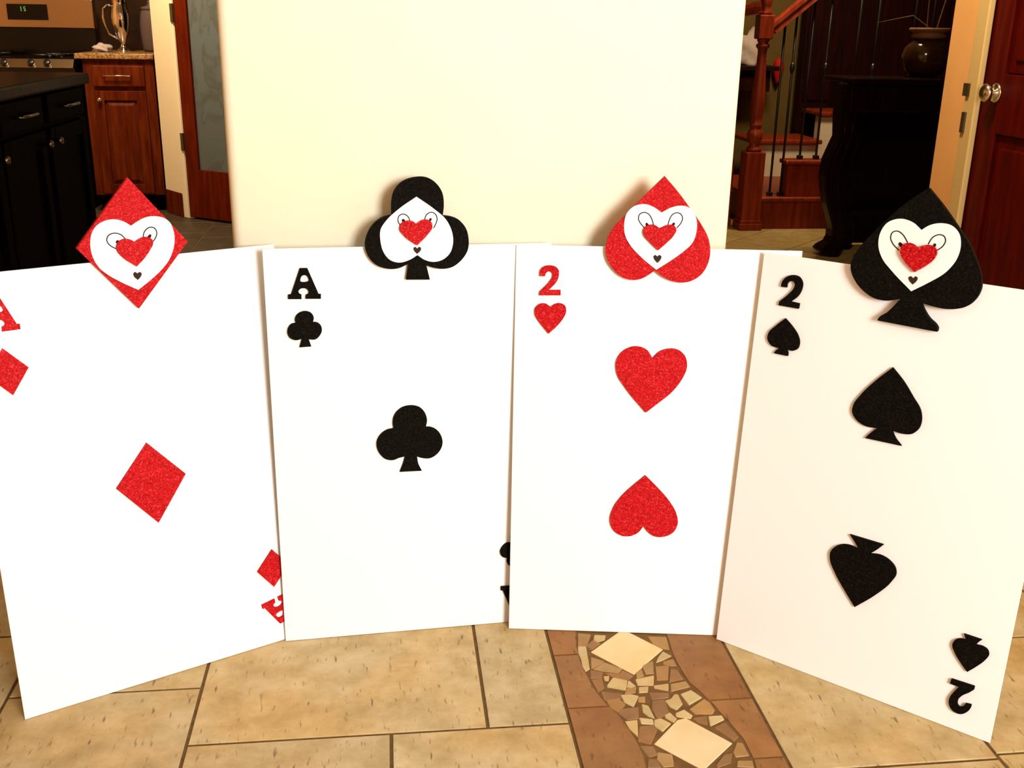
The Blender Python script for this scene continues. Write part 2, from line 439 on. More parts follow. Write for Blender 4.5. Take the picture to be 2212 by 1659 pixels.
# ------------------------------------------------------------------ measured outlines (mm)
CARD_OUTLINES = {
 0:{
  'head':[[270.1,892.7,1],[355.2,782.3,1],[264.2,680.4,1],[179.6,787.8,1]],
  'face':[[266.5,816.4,1],[254.7,824.6],[240.9,828.9],[225.3,827.1],[212.8,820.4],[203.6,806.6],[200.8,794.7],[201.4,775],[209.5,754.5],[221.1,742],[236.5,730.2],[266,711.5,1],[290.1,727.3],[306.5,740.1],[320.8,755.2],[328.6,769.7],[332.5,782.1],[333,803.6],[328.6,816.6],[320.6,824],[305,828.6],[291.4,828],[278.7,823.3]],
  'nose':[[268.3,790.8,1],[262,794.9],[252.6,797],[243.9,793.6],[238.6,785.5],[239.6,778],[244.7,770],[266.7,750.7,1],[280.3,762.6],[291.7,776.5],[297,786.1],[295.9,792.4],[285.4,797.2],[275.4,794.8]],
  'mouth':[[267.5,738.9,1],[264.3,741.5],[261.2,739.6],[261.2,735.1],[267,727.8,1],[272.8,733.7],[274.3,738.1],[271.6,740.7]],
  'eyeL':[[239.6,781.6],[229.1,789.5],[226.2,797.2],[229.7,804.2],[239.5,807],[249.8,802.9],[255,796.2]],
  'eyeR':[[282.9,795.8],[286.4,805.3],[295.7,811.4],[302.9,809.5],[305.8,802.3],[302.9,793.7],[297.5,787.5]],
  'pupL':[[240.2,794],[242.3,795.5],[244.8,794.5],[244.5,792.1],[241.6,790.1],[239.6,791.5]],
  'pupR':[[292.4,799],[295.5,800.3],[296.5,798.2],[294.4,794.4],[291.3,793.6],[289.5,795.3]],
  'pip':[[252.2,447,1],[311.9,377.4,1],[256.3,298.6,1],[193.8,376.6,1]],
  'small':[[53.2,643.4,1],[86.3,607.5,1],[58,566.6,1],[25.2,603.1,1]],
  'small2':[[455.3,193.8,1],[423.4,156.2,1],[453,117.4,1],[485.6,155.3,1]],
  'A':[[47,723.9,1],[59.8,724.1,1],[78.9,678.5,1],[82.9,678.5,1],[82.8,670.1,1],[56.2,669.9,1],[56.9,677.2,1],[61.3,679.6],[61.6,683.4],[58.7,687.4],[53.2,688.9],[47.3,687.3],[44.4,683.3],[45.3,679.5],[49.4,677.3,1],[49.6,669.4,1],[26.5,669.2,1],[26.6,677,1],[31.7,677.6,1]],
  'Ahole':[[51.1,710.9],[57.7,711.6],[62.5,702.3],[47.9,700.4]],
  'A2':[[471.1,40.9,1],[458.6,38.3,1],[431.2,79.5,1],[427.3,78.7,1],[425.8,87,1],[451.9,92.2,1],[452.6,84.9,1],[448.7,81.7],[449.1,77.9],[452.7,74.5],[458.4,74.1],[463.9,76.8],[466,81.3],[464.4,84.8],[459.9,86.3,1],[458.3,94,1],[480.9,98.5,1],[482.3,90.8,1],[477.4,89.3,1]],
  'A2hole':[[464.6,52.8],[458.2,51],[451.8,59.2],[465.7,63.8]],
 },
 1:{
  'head':[[244.6,704,1],[286.6,702.9,1],[280.6,728.8,1],[293.2,724.2],[309.6,721.7],[324.8,723.9],[342.6,736.2],[354.1,753.7],[355.6,776.4],[350.4,794.1],[337.8,808],[322.8,813.9],[310.4,815.6,1],[312.5,834.3],[309.5,856.4],[298.5,872.4],[283.9,881],[261.9,881.7],[239.8,873.7],[226,857.4],[222,840.5],[221.5,818,1],[206.7,814.3],[189.3,801.9],[177.7,782.4],[174.3,765.1],[179.2,747.6],[192.3,732.2],[209.4,724.8],[229.3,724.2],[249.9,732.3,1]],
  'face':[[264.9,849.1,1],[295.4,827.4],[315.1,809.8],[326.2,787.2],[327.9,767.1],[322.2,749.6],[309.5,738.5],[291.9,734.9],[276.9,739.3],[265,747.6,1],[251.9,739.9],[231.9,735.1],[217.1,740],[206.3,753.5],[201.4,772.3],[202.4,794.5],[211.3,807.9],[233.8,828.3]],
  'nose':[[263.6,802.8,1],[257.5,807.3],[248.9,808.7],[237.8,804.5],[234.2,794.7],[242.3,782.2],[264.3,765.3,1],[281.9,782.7],[291.5,797.4],[289.6,806.1],[277.3,810.2],[268.6,806.9]],
  'mouth':[[264.8,759.1,1],[261.7,762.1],[258.4,760.7],[258.3,757.5],[264.4,749.5,1],[271.3,757.2],[271.3,760.4],[267.6,762]],
  'eyeL':[[237.6,798.8],[232.2,807.5],[234.8,817.3],[242.2,819.6],[249.5,815.3],[253.1,807.2]],
  'eyeR':[[278.3,808.5],[281.7,817.8],[290.4,822.1],[297.8,818],[300.2,810.1],[297.6,801.4],[293.8,794.3]],
  'pupL':[[239,810],[241.3,811.4],[244.4,809.1],[245.1,806.7],[241.2,806.2],[239,807.5]],
  'pupR':[[287.4,811.4],[289.2,812.3],[290.7,810.8],[289.6,807.4],[285.6,807],[286.2,809.4]],
  'A':[[61.6,727.8,1],[74.4,727.5,1],[91.8,681.2,1],[95.8,681.1,1],[95.4,672.7,1],[68.8,673.5,1],[69.8,680.8,1],[74.3,683],[74.7,686.8],[72,690.9],[66.5,692.6],[60.6,691.2],[57.5,687.3],[58.3,683.5],[62.3,681.1,1],[62.2,673.2,1],[39.1,673.9,1],[39.5,681.7,1],[44.6,682.1,1]],
  'Ahole':[[65.3,714.7],[71.9,715.1],[76.3,705.6],[61.7,704.3]],
  'small':[[54.3,586.2,1],[74.9,587,1],[71,600.2,1],[82.6,599.7],[90.4,606.2],[94.8,616.4],[92.4,625.6],[86.5,630.4],[79.8,631.4,1],[81.6,638.8],[77.4,647.5],[67.7,651.4],[56.6,648.7],[49.9,641.2],[49.1,634.8],[50.3,630.9,1],[42.2,629.2],[36.2,621.7],[34.8,613.5],[38.5,604.3],[48.1,599.5],[59.2,601.4,1]],
  'pip':[[226.4,338.3,1],[267.6,337.9,1],[261.5,351.8],[259,367,1],[271.1,362.9],[282.6,362.2],[295.3,368.7],[303.8,379.4],[307.2,391.4],[304,407.1],[295.8,418],[283.4,424.2],[276.4,424.6,1],[278.7,438.2],[275.4,451.4],[265.3,463.4],[249,467.8],[231.5,464],[220.1,453.3],[215.4,437.2],[216.7,425,1],[205.1,423.1],[192.6,414.5],[185.6,401.8],[185.7,387.5],[191.5,375],[201.6,365],[215,362.7],[225.4,366.3],[236.8,368.6,1],[233.5,356.9]],
  'A2':[[454.3,27,1],[441.5,27.3,1],[424.1,73.6,1],[420.1,73.7,1],[420.5,82.1,1],[447.1,81.3,1],[446.1,74,1],[441.6,71.8],[441.2,68],[443.9,63.9],[449.4,62.2],[455.3,63.6],[458.4,67.5],[457.6,71.3],[453.6,73.7,1],[453.7,81.6,1],[476.8,80.9,1],[476.4,73.1,1],[471.3,72.7,1]],
  'A2hole':[[450.6,40.1],[444,39.7],[439.6,49.2],[454.2,50.5]],
  'small2':[[458.7,189.1,1],[438.1,188.3,1],[442,175.1,1],[430.4,175.6],[422.6,169.1],[418.2,158.9],[420.6,149.7],[426.5,144.9],[433.2,143.9,1],[431.4,136.5],[435.6,127.8],[445.3,123.9],[456.4,126.6],[463.1,134.1],[463.9,140.5],[462.7,144.4,1],[470.8,146.1],[476.8,153.6],[478.2,161.8],[474.5,171],[464.9,175.8],[453.8,173.9,1]],
 },
 2:{
  'head':[[256.5,888.2,1],[277.1,866.3],[302.3,836],[325.7,805.3],[337.8,785],[343.6,763.5],[341.9,739.6],[331.5,718.4],[314.5,705.9],[296.9,702.1],[278.8,705.1],[262.5,712.7],[248.6,723.4,1],[236.7,714.1],[223.1,706.7],[207.3,704.9],[189.2,711],[172.6,725.6],[161.9,743.3],[159.3,759.2],[162.4,779.1],[173.3,799],[192,819],[212.4,841.7],[234.5,865.4]],
  'face':[[254,825.6,1],[239.9,834.8],[224,839.6],[206.7,836],[193.7,823.1],[189.7,803.5],[192.6,783.9],[202.2,767.3],[223,746],[250.4,724.5,1],[268.9,737.1],[293.4,755.6],[311.8,774.8],[317.3,798.5],[315.4,816],[306.2,832.3],[290.3,838.2],[272.9,835.5]],
  'nose':[[252.1,798.6,1],[241,804.6],[230.4,803],[223.4,795.4],[224.4,786.9],[234.8,774.7],[251.3,759.7,1],[264.4,772.1],[277.2,786.5],[281.3,796.4],[277.2,803.7],[266.4,804.8]],
  'mouth':[[251,748.2,1],[247.3,750.9],[244.1,748.4],[245.1,744.1],[251.7,736.6,1],[257.2,743.5],[258.1,748.7],[254.2,751]],
  'eyeL':[[226.2,798],[216.9,808],[214.2,814.7],[216.2,822],[223.8,825.3],[231.8,822.3],[237.5,814.3],[241.1,804.2]],
  'eyeR':[[266.5,804.8],[268.4,813],[273.7,822.9],[280.3,825.9],[287.2,824.1],[291.2,817.4],[289.2,808.6],[281.9,799.3]],
  'pupL':[[227.3,805.9],[228.8,807.5],[231.2,806],[233,802.6],[229.9,800.9],[227.9,802.4]],
  'pupR':[[274.1,807],[276.4,809],[278.4,807.5],[277.8,804],[274.8,802.7],[272.7,804.2]],
  'digit':[[43.5,706.5,1],[43.6,714.8],[46.7,721.3],[53,725.3],[61.9,726.3],[72.1,723.7],[77.4,717.4],[77.9,709.2],[74.9,698.8],[60.3,681.6,1],[81.8,682.6,1],[82.1,672.7,1],[43.4,671.5,1],[44,678.6,1],[61.4,697.7],[66.2,706.3],[66.1,712.2],[62.2,715.5],[57.1,714.6],[54.1,711.2],[53.2,706.8,1]],
  'small':[[64.5,650.9,1],[54.8,656.6],[44,655.6],[36.5,647],[36.5,636.5],[44,623.5],[53.4,611.8],[62.2,601.2,1],[76.6,615.1],[87.8,629.9],[93,643.2],[90.9,653.1],[80.5,658.1],[70.8,655.7]],
  'pip':[[253.4,560.3,1],[242.5,575.3],[221.9,581.7],[199.7,573],[187.5,552.8],[189.7,529.3],[206.6,502.2],[246.4,455.8,1],[268.4,474.9],[291.3,495.8],[309,521.3],[317.1,545.2],[312.2,566.1],[298.4,577.3],[281.7,578.8],[265.3,573]],
  'pip2':[[252.1,331.9,1],[277.7,306.8],[301.5,279.6],[315.3,256],[318.9,237.3],[312.5,219.5],[295.6,208.8],[275.6,208.7],[261.3,219.1],[254,229.7,1],[246.3,217.3],[233,208.6],[215.5,207.2],[197.4,218.3],[189.5,238.4],[194.2,262.8],[211.6,291.4],[228.1,309.2]],
 },
 3:{
  'head':[[264.4,900.8,1],[291.9,874.3],[316.1,847.7],[340.3,819.7],[355.3,795],[365.2,771.3],[367.4,755.6],[362.7,738.8],[351.9,725.3],[335.4,717.9],[318,715.4],[299.7,716.5],[280.9,719.3,1],[287.7,708.5],[298.4,696],[310.1,687.4],[313.4,682.7],[313.4,676.7,1],[216.4,678.3,1],[218.1,683.1],[230.7,695.1],[240.5,708.4],[248.2,719.9,1],[225.5,713.2],[206,714.2],[185,724.2],[169.3,738.9],[159.6,757.1],[159.1,769.2],[165.8,787.2],[181.5,812.1],[205.5,842.4],[235.2,876]],
  'face':[[264,834.4,1],[249.8,844.3],[228.5,848.2],[208.8,839.3],[200.1,821.7],[200.7,799.2],[209.5,781.3],[227.6,763.6],[263.7,735.3,1],[287.4,752.5],[313,775.1],[324.9,797.2],[327,818.5],[321.7,836],[308.9,846.9],[292,848.7],[275,843.2]],
  'nose':[[264.8,805.9,1],[256.6,811.1],[247.3,812],[238.9,806.4],[237.3,796.3],[244.7,784.4],[265.3,767.1,1],[280.1,778.9],[292.4,793.5],[294.4,803],[290.1,810.5],[281.3,813],[272.1,811.1]],
  'mouth':[[264,756.6,1],[259.4,759.4],[256.3,756.8],[258.3,751.9],[264.7,746.5,1],[270,753.7],[270.7,758.1],[267.1,760.4]],
  'eyeL':[[234.7,797.9],[223.2,807],[217.9,816.9],[219.9,825.4],[227.4,828.2],[235.7,824.4],[246.4,811.2]],
  'eyeR':[[278.3,813.4],[283.5,825.4],[291,830.3],[299.6,829.7],[303.5,823.4],[301.1,813.9],[292,805]],
  'pupL':[[232.2,808.2],[233.6,811],[236.5,810.2],[238.9,806.8],[236.6,803.7],[233.5,805.6]],
  'pupR':[[286,813.1],[287.7,816.3],[290.1,815.5],[289.5,810.8],[287.1,809.1],[284.6,810.1]],
  'digit':[[40,706.8,1],[41.2,716],[49.2,726.2],[60.6,730.3],[71.5,728.3],[78.3,719.2],[78.3,707.8],[73.4,695.5],[62.2,683.9,1],[77.8,683.1,1],[77.3,673.5,1],[39.9,673.6,1],[40.4,680.2,1],[56,696.5],[63.7,708],[64.5,715.8],[60.8,719.6],[55.6,718.8],[51.4,713.8],[51,707,1]],
  'small':[[55.8,652.7,1],[70.3,640.7],[83.1,626],[87.2,615.1],[84.9,602.9],[76.2,597.7],[66.1,598.9,1],[69.2,591.9,1],[69.1,586.8,1],[43.3,587,1],[45.2,591.7,1],[51.5,597.7,1],[36.4,600.1],[27.1,611.6],[28,621.1],[39.7,636.4]],
  'pip':[[252,603.7,1],[273.5,583.8],[292.8,560.6],[307.5,541.9],[311.6,527.7],[309.9,510.7],[300.1,498.8],[284.8,495.4],[267.8,496.8,1],[275.2,485.4],[286.8,474.4,1],[224.8,472.8,1],[232.7,484.2],[242,494.7,1],[223,493.8],[206.9,500],[196.2,513.2],[196.2,524.7],[206.7,546.9],[227,575.2]],
  'pip2':[[224.9,293.8,1],[284.7,293.5,1],[274.8,280.7],[265.2,270.4,1],[281.5,273],[298.8,268.2],[309.9,258.4],[313.2,247.5],[307.4,230.5],[284.7,197.5],[253,162.6,1],[230.4,188.3],[210.8,212.7],[196.4,239],[195.8,251.2],[203.3,263.8],[216.6,272.3],[230.7,274.1],[244.5,271.2,1],[236.7,281.2]],
  'small2':[[437.2,179.8,1],[465.7,179.6,1],[462.1,175],[458.4,167.6,1],[469,168.6],[477.3,165],[480.4,157.1],[476.6,146.5],[465.8,130.2],[453.1,114.4,1],[443.2,123.9],[428.4,141.1],[422.3,153.8],[424.5,162.3],[431.7,168.7],[442.2,170,1]],
  'digit2':[[431.2,92.4,1],[468.7,93.5,1],[468.7,87.4,1],[462.5,79.4],[452.4,68.8],[447.3,57.2],[448.5,49.9],[453.1,46.9],[457.1,50.1],[460.3,57.4,1],[469.4,58.7,1],[469.1,52.4],[464.7,42.8],[454.2,34.1],[444,34.9],[434.6,45.1],[433.5,55.3],[438.3,69.2],[445.1,82.4,1],[430,82.9,1]],
 },
}
CURVE_LEFT=[[353.5,1781.1],[344.5,1740.5],[342.3,1689.4],[344.9,1654.2],[348.3,1628],[350.1,1606.3],[356.8,1575.3],[366.6,1544.9],[380.9,1516.6],[385.5,1493.5],[396.2,1447.9],[397.9,1416.5],[399.3,1395.6],[396.6,1379.1]]
CURVE_RIGHT=[[527.2,1750.9],[522.4,1718],[520.4,1675.4],[523.2,1636],[526.4,1600],[536.2,1578.7],[543.5,1552.4],[552.3,1529.4],[555.6,1507.4],[560,1496.1],[566.7,1466.3],[574.5,1433.2],[574.5,1401.8],[574.5,1379],[571.4,1362.6]]
STONES=[
 ('d',[[368.7,1711.3],[444.9,1783.2],[504.8,1707.7],[433,1633.2]]),
 ('m',[[354.1,1777.6],[377.4,1771],[362.8,1732.3],[346.4,1733.8]]),
 ('l',[[345.9,1730.6],[360.4,1729.3],[356.7,1692.3],[344,1689.2],[343.9,1712.5]]),
 ('l',[[344.3,1687.1],[357.5,1690.1],[353.8,1657.5],[345.3,1650.2],[343.6,1666.5]]),
 ('l',[[385.6,1768],[405.1,1765.1],[399.8,1751.1],[386.3,1745.6],[381.4,1752.7]]),
 ('b',[[377,1748.7],[389.9,1738.7],[370.1,1718.7],[362.8,1732.3]]),
 ('m',[[364.2,1693.7],[383.1,1679.5],[384.3,1673.1],[358.5,1657]]),
 ('m',[[386.7,1672.9],[413.4,1652.1],[404.9,1639.7],[381.4,1646.9],[361.6,1654.7]]),
 ('b',[[381.4,1640.9],[407.5,1635.5],[413.3,1646],[429.6,1628.5],[417.8,1617.7],[396,1625.6]]),
 ('b',[[355.6,1651.2],[374.8,1643.5],[370.6,1627.9],[351.8,1627.7]]),
 ('b',[[351.8,1621.8],[371,1623.9],[369.1,1596.9],[356.4,1584.8]]),
 ('l',[[376.2,1629.4],[385.2,1630.5],[381.3,1617.1],[376,1619.6]]),
 ('l',[[392.1,1624],[415.2,1614],[406.1,1585.9],[377.5,1598.1],[378.6,1603.7]]),
 ('l',[[419.2,1613.6],[426.1,1597.5],[418.7,1590.5],[411.6,1594.9]]),
 ('m',[[411.9,1591.1],[427.5,1593.5],[421.4,1576.9],[403.7,1574.8]]),
 ('b',[[362.4,1586.1],[396.9,1575.4],[391.9,1562.8],[364,1559.8]]),
 ('l',[[396.3,1569.8],[414.1,1570],[425.1,1565.3],[410.1,1537.2],[398.5,1551.1]]),
 ('o',[[367,1557.7],[389.3,1561.1],[395.8,1544],[380.9,1522],[370.7,1537.2]]),
 ('b',[[386.1,1530.4],[417,1533],[410.8,1503.3],[392.1,1501.5],[382,1516.5]]),
 ('l',[[426.9,1541.1],[436.7,1534.8],[439.6,1500.6],[430.4,1508.5],[425.2,1519.6]]),
 ('m',[[425.9,1561.5],[436.4,1562.4],[433,1547.9],[423.4,1550.6]]),
 ('l',[[433.9,1591],[449.2,1591.5],[444.4,1576.7],[430.4,1576.1]]),
 ('l',[[433.9,1616.2],[467.9,1625],[459.7,1596.3],[433.4,1598.7]]),
 ('m',[[439.5,1635.6],[450.4,1646.7],[449.3,1626.7],[435.9,1620]]),
 ('m',[[455.1,1656.4],[477.9,1670.9],[469.8,1632.8],[455.4,1632.1]]),
 ('l',[[462.6,1594.1],[488.1,1597.6],[482.7,1577],[461.9,1586.5]]),
 ('o',[[479.4,1652.2],[503.9,1654.1],[491.6,1611],[471.5,1610.8]]),
 ('l',[[504.8,1700.2],[516.6,1684.2],[497.9,1673.2],[484,1666.2],[492.9,1682.1]]),
 ('m',[[498.8,1666.9],[517.5,1673.6],[518.1,1652.8],[508.6,1653.6],[496.7,1658.8]]),
 ('b',[[505.5,1641.7],[516.2,1636.7],[519.8,1610.4],[493,1603]]),
 ('m',[[494.5,1595.1],[521.8,1600.4],[524.4,1584.6],[489.1,1574.5]]),
 ('b',[[448.5,1574.4],[480.8,1569.6],[477.5,1556.7],[449.2,1553.8]]),
 ('b',[[447.9,1548.4],[470,1550],[467.1,1512.2],[443.9,1500.2],[442.7,1527]]),
 ('l',[[471.8,1548],[482.8,1550.7],[490.7,1563],[497.4,1562.4],[497.3,1536.5],[484.1,1521.4],[475.4,1531.2]]),
 ('l',[[504.7,1563.6],[524.7,1573.1],[537,1551.3],[510.2,1533.4]]),
 ('l',[[481.4,1510.9],[496.9,1518.4],[506.2,1503.2],[500.5,1495],[480.1,1502.1]]),
 ('l',[[460.5,1512.8],[470.4,1511.9],[476.6,1497.2],[469.5,1487.4],[460.7,1500.4]]),
 ('m',[[489.5,1754.2],[523.5,1749],[519,1707.5],[507.5,1710.7],[494.2,1727.1]]),
 ('d',[[424,1433.5],[477.7,1490.1],[493.5,1494.3],[552,1423.4],[486,1363]]),
 ('m',[[508.8,1520.2],[540.8,1545.7],[547,1534.1],[549.3,1514.3],[542.2,1504.2],[514.5,1506.7],[511.6,1515.6]]),
 ('l',[[387.3,1495.4],[407.7,1497.7],[399.4,1453.5],[391,1476.5]]),
 ('l',[[414.3,1503.3],[434.2,1497.3],[432.5,1485],[414.8,1488.7]]),
 ('b',[[408.6,1478.9],[434.1,1480.7],[435,1468.3],[416.2,1434.2],[397.8,1443.8]]),
 ('l',[[438.9,1494.8],[450.3,1497.9],[462.8,1484.2],[444.7,1465.4],[435.4,1480.6]]),
 ('b',[[397.2,1430.1],[418.1,1426.2],[420.9,1406.7],[406,1402.5]]),
 ('l',[[535.8,1496.3],[557.4,1496.4],[557.5,1485.8],[531.1,1471.6]]),
 ('b',[[507,1494.7],[531.1,1498.8],[525.2,1474.3],[512,1483.8]]),
 ('b',[[535.7,1465],[558.2,1477.4],[568.7,1439.7],[557.4,1428.8]]),
 ('m',[[561.8,1422.5],[570.1,1419.7],[570.8,1390.7],[548.4,1389],[549.5,1400.4]]),
 ('m',[[423.1,1410.3],[444,1402.7],[439.8,1376.9],[423.4,1376.6],[419,1393.7]]),
 ('m',[[549.8,1377.6],[570.8,1375.6],[568.4,1361],[544.5,1365.1]]),
 ('b',[[530.9,1394.5],[544.6,1397],[533.9,1375.4],[512.1,1366.4],[511.3,1372]]),
 ('b',[[404.2,1395.1],[415.3,1394.1],[419.3,1375.1],[398.6,1377.1]]),
]

# ================================================================== SETTING
# ---- floor: grout bed, individual tiles, mosaic strip
floor = struct(B((-3.4, -3.2, -0.06), (5.2, 7.7, -0.0022)).obj('floor', M['grout']))
J = 0.0030   # half joint
tile_mesh = {}
def rect_tile(x0, x1, y0, y1, name='floor_tile', m='tile', j=J):
    w, d = round(x1 - x0 - 2*j, 4), round(y1 - y0 - 2*j, 4)
    key = (w, d, m)
    if key not in tile_mesh:
        b = 0.0008
        mb = MB()
        vs = [(-w/2, -d/2, -.007), (w/2, -d/2, -.007), (w/2, d/2, -.007), (-w/2, d/2, -.007),
              (-w/2, -d/2, -b), (w/2, -d/2, -b), (w/2, d/2, -b), (-w/2, d/2, -b),
              (-w/2+b, -d/2+b, 0), (w/2-b, -d/2+b, 0), (w/2-b, d/2-b, 0), (-w/2+b, d/2-b, 0)]
        fs = [(8, 9, 10, 11)]
        for k in range(4):
            k2 = (k+1) % 4
            fs += [(k, k2, k2+4, k+4), (k+4, k2+4, k2+8, k+8)]
        tile_mesh[key] = mb.add(vs, fs).mesh(name, M[m])
    o = bpy.data.objects.new(name, tile_mesh[key]); C.objects.link(o)
    o.location = ((x0+x1)/2, (y0+y1)/2, -random.random()*0.0004)
    o.parent = floor
    return o
T = 0.3333
XL, XR = 0.2918, 0.6297          # mosaic strip
def stuff_tiles(cells):
    mb = MB()
    for x0, x1, y0, y1 in cells:
        mb.box((x0+J, y0+J, -.007), (x1-J, y1-J, -0.0002))
    o = mb.obj('floor_tile', M['tile'], floor); o['kind'] = 'stuff'
far = []
def seen(x0, x1, y0, y1):
    xc, yc = (x0+x1)/2, (y0+y1)/2
    if yc < 0.9: return False
    if yc < 1.95: return -1.3 < xc < 1.9
    return (yc < 7.2 and -0.36*yc < xc < -0.12*yc) or (yc < 3.3 and 0.25*yc < xc < 0.55*yc)
def place(x0, x1, y0, y1):
    if y1 - y0 < 0.02 or x1 - x0 < 0.02: return
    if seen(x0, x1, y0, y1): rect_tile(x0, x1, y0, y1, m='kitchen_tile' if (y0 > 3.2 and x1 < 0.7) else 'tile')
    else: far.append((x0, x1, y0, y1))
# columns left of the wide courses: joints at Y = 1.6617 + k T
for c in range(9):
    x1 = -0.3500 - c*T; x0 = x1 - T
    off = 1.6617 if c % 2 == 0 else 1.53
    for k in range(-14, 18):
        place(x0, x1, off + k*T, off + (k+1)*T)
# courses between the left seam and the mosaic strip: 20 in and 13 in tiles in turn
for k in range(-13, 18):
    y0 = 1.501 + k*T
    s = 0.150 if k % 2 == 0 else -0.014
    place(-0.35, s, y0, y0 + T); place(s, XL, y0, y0 + T)
for c in range(13):
    x0 = XR + c*0.3533; x1 = x0 + 0.3533
    off = 1.343 if c % 2 == 0 else 1.687
    L = 0.5 if c == 0 else T
    for k in range(-13, 18) if c else range(-9, 13):
        place(x0, x1, off + k*L, off + (k+1)*L)
# the hall beyond is laid diagonally
far = [c for c in far if not (c[0] > 0.3 and c[2] > 3.2 and c[1] < 3.0)]
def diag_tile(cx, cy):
    o = rect_tile(-T/2, T/2, -T/2, T/2, m='shaded_hall_tile')
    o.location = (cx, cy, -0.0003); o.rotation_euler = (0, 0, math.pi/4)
DG = T*math.sqrt(2)
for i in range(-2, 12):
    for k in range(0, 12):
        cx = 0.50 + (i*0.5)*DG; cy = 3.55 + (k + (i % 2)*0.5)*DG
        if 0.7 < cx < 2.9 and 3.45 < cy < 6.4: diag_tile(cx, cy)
stuff_tiles(far)

# ---- mosaic strip with wavy brown border
bed = MB().box((XL+.002, 0.3, -0.006), (XR-.002, 2.7, -0.0014)).obj('mosaic_bed', M['mgrout'], floor)
bed['label'] = 'brown grout bed of the stone mosaic strip'
def wave(curve, xe, sgn, y):
    """x of the wavy seam at y: the seam that shows, carried on as a sine beyond it"""
    pts = sorted((q[1]/1000, q[0]/1000) for q in curve)
    if y <= pts[0][0]: return pts[0][1] + 0.035*math.sin((y-pts[0][0])*9)*0.3
    if y >= pts[-1][0]: return pts[-1][1] + 0.035*math.sin((pts[-1][0]-y)*9)*0.3
    for (ya, xa), (yb, xb) in zip(pts, pts[1:]):
        if ya <= y <= yb: return xa + (xb-xa)*(y-ya)/(yb-ya)
def border(curve, xe, inward, joints):
    for y0, y1 in zip(joints, joints[1:]):
        ys = [y0+.0025 + (y1-y0-.005)*i/12 for i in range(13)]
        inner = [(wave(curve, xe, 1, y) - inward*0.002, y) for y in ys]
        outer = [(xe + inward*0.0028, ys[-1]), (xe + inward*0.0028, ys[0])]
        MB().prism(inner + outer, -0.007, -0.0003).obj('border_tile', M['brown_tile'], floor)
border(CURVE_LEFT, XL, 1, [0.88, 1.21, 1.5415, 1.7056, 2.04, 2.37])
border(CURVE_RIGHT, XR, -1, [1.05, 1.3812, 1.5416, 1.875, 2.21])
def shrink(pts, k):
    cx = sum(q[0] for q in pts)/len(pts); cy = sum(q[1] for q in pts)/len(pts)
    out = []
    for x, y in pts:
        l = math.hypot(x-cx, y-cy) or 1
        f = max(0.6, 1 - k/l)
        out.append(((cx+(x-cx)*f)/1000, (cy+(y-cy)*f)/1000))
    return out
for t, pts in STONES:
    h = -0.0004 + random.random()*0.0005
    top = shrink(pts, -2.2)
    o = MB().prism(top, -0.006, h).obj('diamond_stone' if t == 'd' else 'mosaic_stone', M['st_'+t], floor, bevel=0.0012, seg=1)
    if t == 'd': o['label'] = 'pale diamond-shaped stone'
# stones carried on along the strip behind and before the part in view
for shift in (0.222, -0.222):
    for t, pts in STONES:
        q = [(x + (15 if shift > 0 else -8), y + shift*1000) for x, y in pts]
        yc = sum(y for _, y in q)/len(q)/1000
        if (shift > 0 and yc < 1.80) or (shift < 0 and yc > 1.345): continue
        xs = [x/1000 for x, _ in q]
        if min(xs) < wave(CURVE_LEFT, XL, 1, yc) + .002 or max(xs) > wave(CURVE_RIGHT, XR, 1, yc) - .002: continue
        MB().prism(shrink(q, 0.6), -0.006, -0.0003).obj('mosaic_stone', M['st_'+t], floor)

# ---- walls
def rounded_wall(name, x0, x1, y0, y1, z1, r, m):
    pts = []
    for cx, cy, a0 in ((x1-r, y0+r, -90), (x1-r, y1-r, 0), (x0+r, y1-r, 90), (x0+r, y0+r, 180)):
        for k in range(7):
            a = math.radians(a0 + 15*k); pts.append((cx + r*math.cos(a), cy + r*math.sin(a)))
    n = len(pts)
    mb = MB().prism(pts, 0, z1)
    o = mb.obj(name, m)
    for p in o.data.polygons:
        p.use_smooth = abs(p.normal.z) < 0.5
    return struct(o)
rounded_wall('wall_back', -0.2745, 0.627, 1.877, 2.02, 2.6, 0.020, M['wall'])
wr = struct(MB().box((1.9, 3.336, 0), (2.02, 3.552, 2.6)).box((1.9, 2.30, 0), (2.02, 2.51, 2.6)).box((1.9, 2.51, 2.08), (2.02, 3.336, 2.6)).obj('wall_right', M['tanwall']))
struct(B((2.02, 2.30, 0), (3.9, 2.42, 2.6)).obj('wall_right_front', M['tanwall']))
struct(B((3.78, -3.08, 0), (3.9, 2.30, 2.6)).obj('wall_right_side', M['tanwall']))
struct(B((-3.4, -3.2, 0), (-3.28, 7.6, 2.6)).obj('wall_left', M['tanwall']))
struct(MB().box((-3.28, -3.2, 0), (1.75, -3.08, 2.6)).box((3.35, -3.2, 0), (3.9, -3.08, 2.6)).box((1.75, -3.2, 0), (3.35, -3.08, 0.9)).box((1.75, -3.2, 2.52), (3.35, -3.08, 2.6)).obj('wall_front', M['tanwall']))
struct(B((-3.28, 7.48, 0), (1.5, 7.6, 2.6)).obj('wall_kitchen', M['backsplash']))
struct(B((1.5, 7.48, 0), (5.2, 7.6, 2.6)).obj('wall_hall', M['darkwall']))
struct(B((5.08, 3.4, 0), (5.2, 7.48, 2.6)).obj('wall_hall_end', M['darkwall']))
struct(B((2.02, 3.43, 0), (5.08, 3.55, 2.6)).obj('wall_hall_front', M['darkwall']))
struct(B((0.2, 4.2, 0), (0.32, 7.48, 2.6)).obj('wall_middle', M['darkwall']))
struct(B((-3.4, -3.2, 2.6), (5.2, 7.7, 2.68)).obj('ceiling', M['ceiling']))

